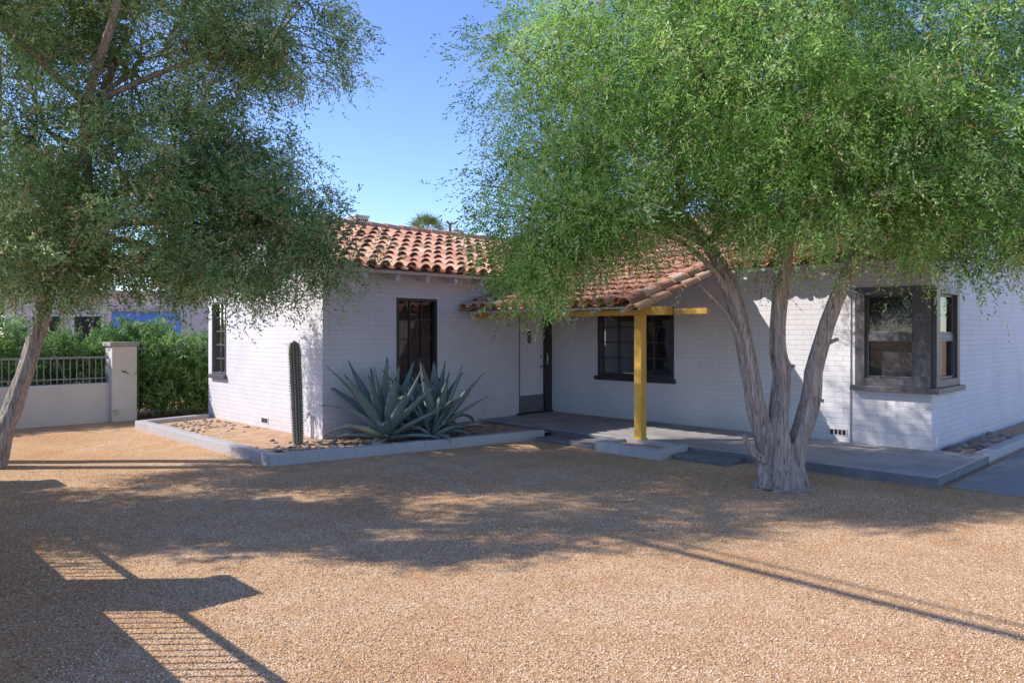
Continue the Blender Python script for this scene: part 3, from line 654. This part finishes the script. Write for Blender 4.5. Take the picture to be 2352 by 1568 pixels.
trunk(b,[(-6.47,9.3,-.03),(-6.34,9.3,.4),(-6.18,9.3,.85),(-5.97,9.3,1.5),(-5.82,9.3,2.15),(-5.6,9.2,2.9),(-5.3,9.2,4.0),(-4.7,9.2,5.4)],[.16,.115,.10,.09,.082,.07,.055,.035],.7)
trunk(b,[(-7.4,9.7,-.03),(-7.2,9.7,1.0),(-6.85,9.7,2.1),(-6.6,9.5,3.5),(-6.4,9.3,5.2)],[.16,.12,.11,.08,.04],2.7)
trunk(b,[(-5.7,9.25,2.5),(-5.2,9.1,3.3),(-4.9,8.6,4.3),(-4.4,8.3,5.3),(-4.2,8.2,6.4)],[.06,.055,.05,.04,.03],1.7)
limbs(b,[W(-5.6,9.2,2.9),W(-5.3,9.2,4),W(-4.7,9.2,5.4),W(-6.6,9.5,3.5),W(-4.9,8.6,4.3),W(-4.2,8.2,6.4)],blL,PL,420)
make("trunk",b,'bark',lt,smooth=True)
foliage("crown",PL,OL,'leafL',sprays=23,K=6,cr=.135,sl=.15,ll=.054,lw=.0090,droop=-.25,parent=lt,brown=.06)
# third tree near street wall (casts the nearer shade)
tt=empty("juniper_tree",W(-8.7,6.3,0),"juniper beside the street wall shading the gravel","tree")
blT=[(-8.0,6.4,4.4,1.9,1.0,1.2),(-9.6,6.4,5.2,1.6,.9,1.2),(-7.2,6.9,4.2,1.0,.8,.8),(-6.9,5.9,4.5,1.0,.5,.5),(-6.4,5.5,4.9,1.0,.3,.4),(-10.4,7.0,4.5,1.5,1.1,1.1)]
PT,OT=sample(blT,720,.6,.08,2.4)
b=B(); trunk(b,[(-8.7,6.3,-.03),(-8.7,6.35,1.5),(-8.6,6.4,3.0),(-8.7,6.4,4.2)],[.2,.15,.12,.08],.5); limbs(b,[W(-8.6,6.4,3.0),W(-8.7,6.4,4.2)],blT,PT,90)
make("trunk",b,'bark',tt,smooth=True)
foliage("crown",PT,OT,'leafL',sprays=20,K=5,cr=.115,sl=.15,ll=.085,lw=.014,parent=tt)
# HEDGE
he=empty("oleander_hedge",(3.5,16.3,0),"clipped green oleander hedge behind the low wall","hedge")
def hedgepts(x0,x1,y0,y1,zt,n):
    P=np.stack([rng.uniform(x0,x1,n),y0+(y1-y0)*rng.random(n)**1.4,rng.uniform(.15,zt,n)],1); P[:,2]*=1+.10*np.sin(P[:,0]*2.7)+.05*np.sin(P[:,0]*7); return P
P=np.concatenate([hedgepts(-3,9.5,15.75,17.2,1.58,1900),hedgepts(5.0,6.6,15.15,15.6,1.4,110)]); O=np.tile(np.array([0,-.4,.8]),(len(P),1))
foliage("foliage",P,O,'leafH',sprays=14,K=7,cr=.12,sl=.14,ll=.10,lw=.012,droop=.1,brown=0,parent=he)
b=B()
for i in range(60):
    x=random.uniform(-2,9.3);y=random.uniform(15.6,16.6); b.tube([(x,y,0),(x+random.uniform(-.1,.1),y,.6),(x+random.uniform(-.3,.3),y+random.uniform(-.2,.2),1.4)],[.02,.015,.006],5)
make("stems",b,'bark',he,kind="stuff")
# background
def bgtree(X,Dd,h,r,n,mat,lab):
    e=empty("background_tree",W(X,Dd,0),lab,"tree"); bl=[(X,Dd,h*.65,r,r,h*.3),(X+r*.5,Dd,h*.5,r*.7,r*.7,h*.22),(X-r*.6,Dd,h*.55,r*.6,r*.6,h*.2)]
    P,O=sample(bl,n,.45,-.1,.7); b=B(); trunk(b,[(X,Dd,0),(X+.1,Dd,h*.3),(X,Dd,h*.55)],[.2,.15,.1],1,8); make("trunk",b,'bark',e,smooth=True)
    foliage("crown",P,O,mat,sprays=14,K=5,cr=.3,sl=.3,ll=.2,lw=.035,parent=e)
bgtree(-17.5,27,6.5,2.6,420,'leafH',"leafy light green tree behind the hedge"); bgtree(-12.2,33,6.0,2.3,380,'leafH',"rounded green tree behind the neighbouring house"); bgtree(-23,30,7,3,400,'leafL',"dark green tree beyond the street corner")
nb=empty("neighbour_house",W(-13.5,27,0),"mauve stucco neighbouring house with flat roof","house")
def rotbox(b,X0,X1,D0,D1,z0,z1):
    q=[W(X0,D0),W(X1,D0),W(X1,D1),W(X0,D1)]; prism(b,[(p[0],p[1],z0) for p in q],(0,0,z1-z0))
b=B(); rotbox(b,-17,-9.2,25,31,0,2.9); make("wall",b,'pinkwall',nb)
b=B(); rotbox(b,-17.2,-9.0,24.8,31.2,2.9,3.05); make("roof",b,'cap',nb)
for X in (-16.0,-14.6,-12.2):
    b=B(); rotbox(b,X,X+.9,24.90,24.939,1.1,2.2); wn=make("window",b,'dark',nb); b=B(); rotbox(b,X-.07,X+.97,24.94,24.99,1.03,2.27); make("frame",b,'rafter',wn)
sh=empty("garden_shed",W(-10.2,21,0),"bright blue painted garden shed behind the hedge","shed")
b=B(); rotbox(b,-11.0,-9.75,20.5,22,0,2.25); make("wall",b,'blue',sh); b=B(); rotbox(b,-11.1,-9.65,20.4,22.1,2.25,2.33); make("roof",b,'cap',sh)
# palm
pm=empty("palm_tree",W(-6.3,55,0),"tall fan palm rising behind the tiled roof","palm")
b=B(); trunk(b,[(-6.3,55,0),(-6.2,55,4),(-6.3,55,8.8)],[.25,.2,.2],1,10); make("trunk",b,'bark',pm,smooth=True)
b=B(); c0=Vector(W(-6.3,55,8.8))
for i in range(42):
    az=i*2.4; el=math.radians(random.uniform(-35,85)); d=Vector((math.cos(az)*math.cos(el),math.sin(az)*math.cos(el),math.sin(el))); p=c0+d*.8; u=d.orthogonal().normalized(); v=d.cross(u)
    b.tube([c0,p],.02,4,t=.4); a0=random.uniform(0,3); uu=u*math.cos(a0)+v*math.sin(a0)
    for k in range(11):
        f=-1.0+2.0*k/10; q=d*math.cos(f)+uu*math.sin(f); e=(q.cross(d.cross(uu))).normalized()*.035; tip=p+q*(.8+.5*random.random())+Vector((0,0,-.15)); m=p+q*.5
        b.poly([p,m+e,tip,m-e],random.random())
make("crown",b,'palm',pm,tint=True)
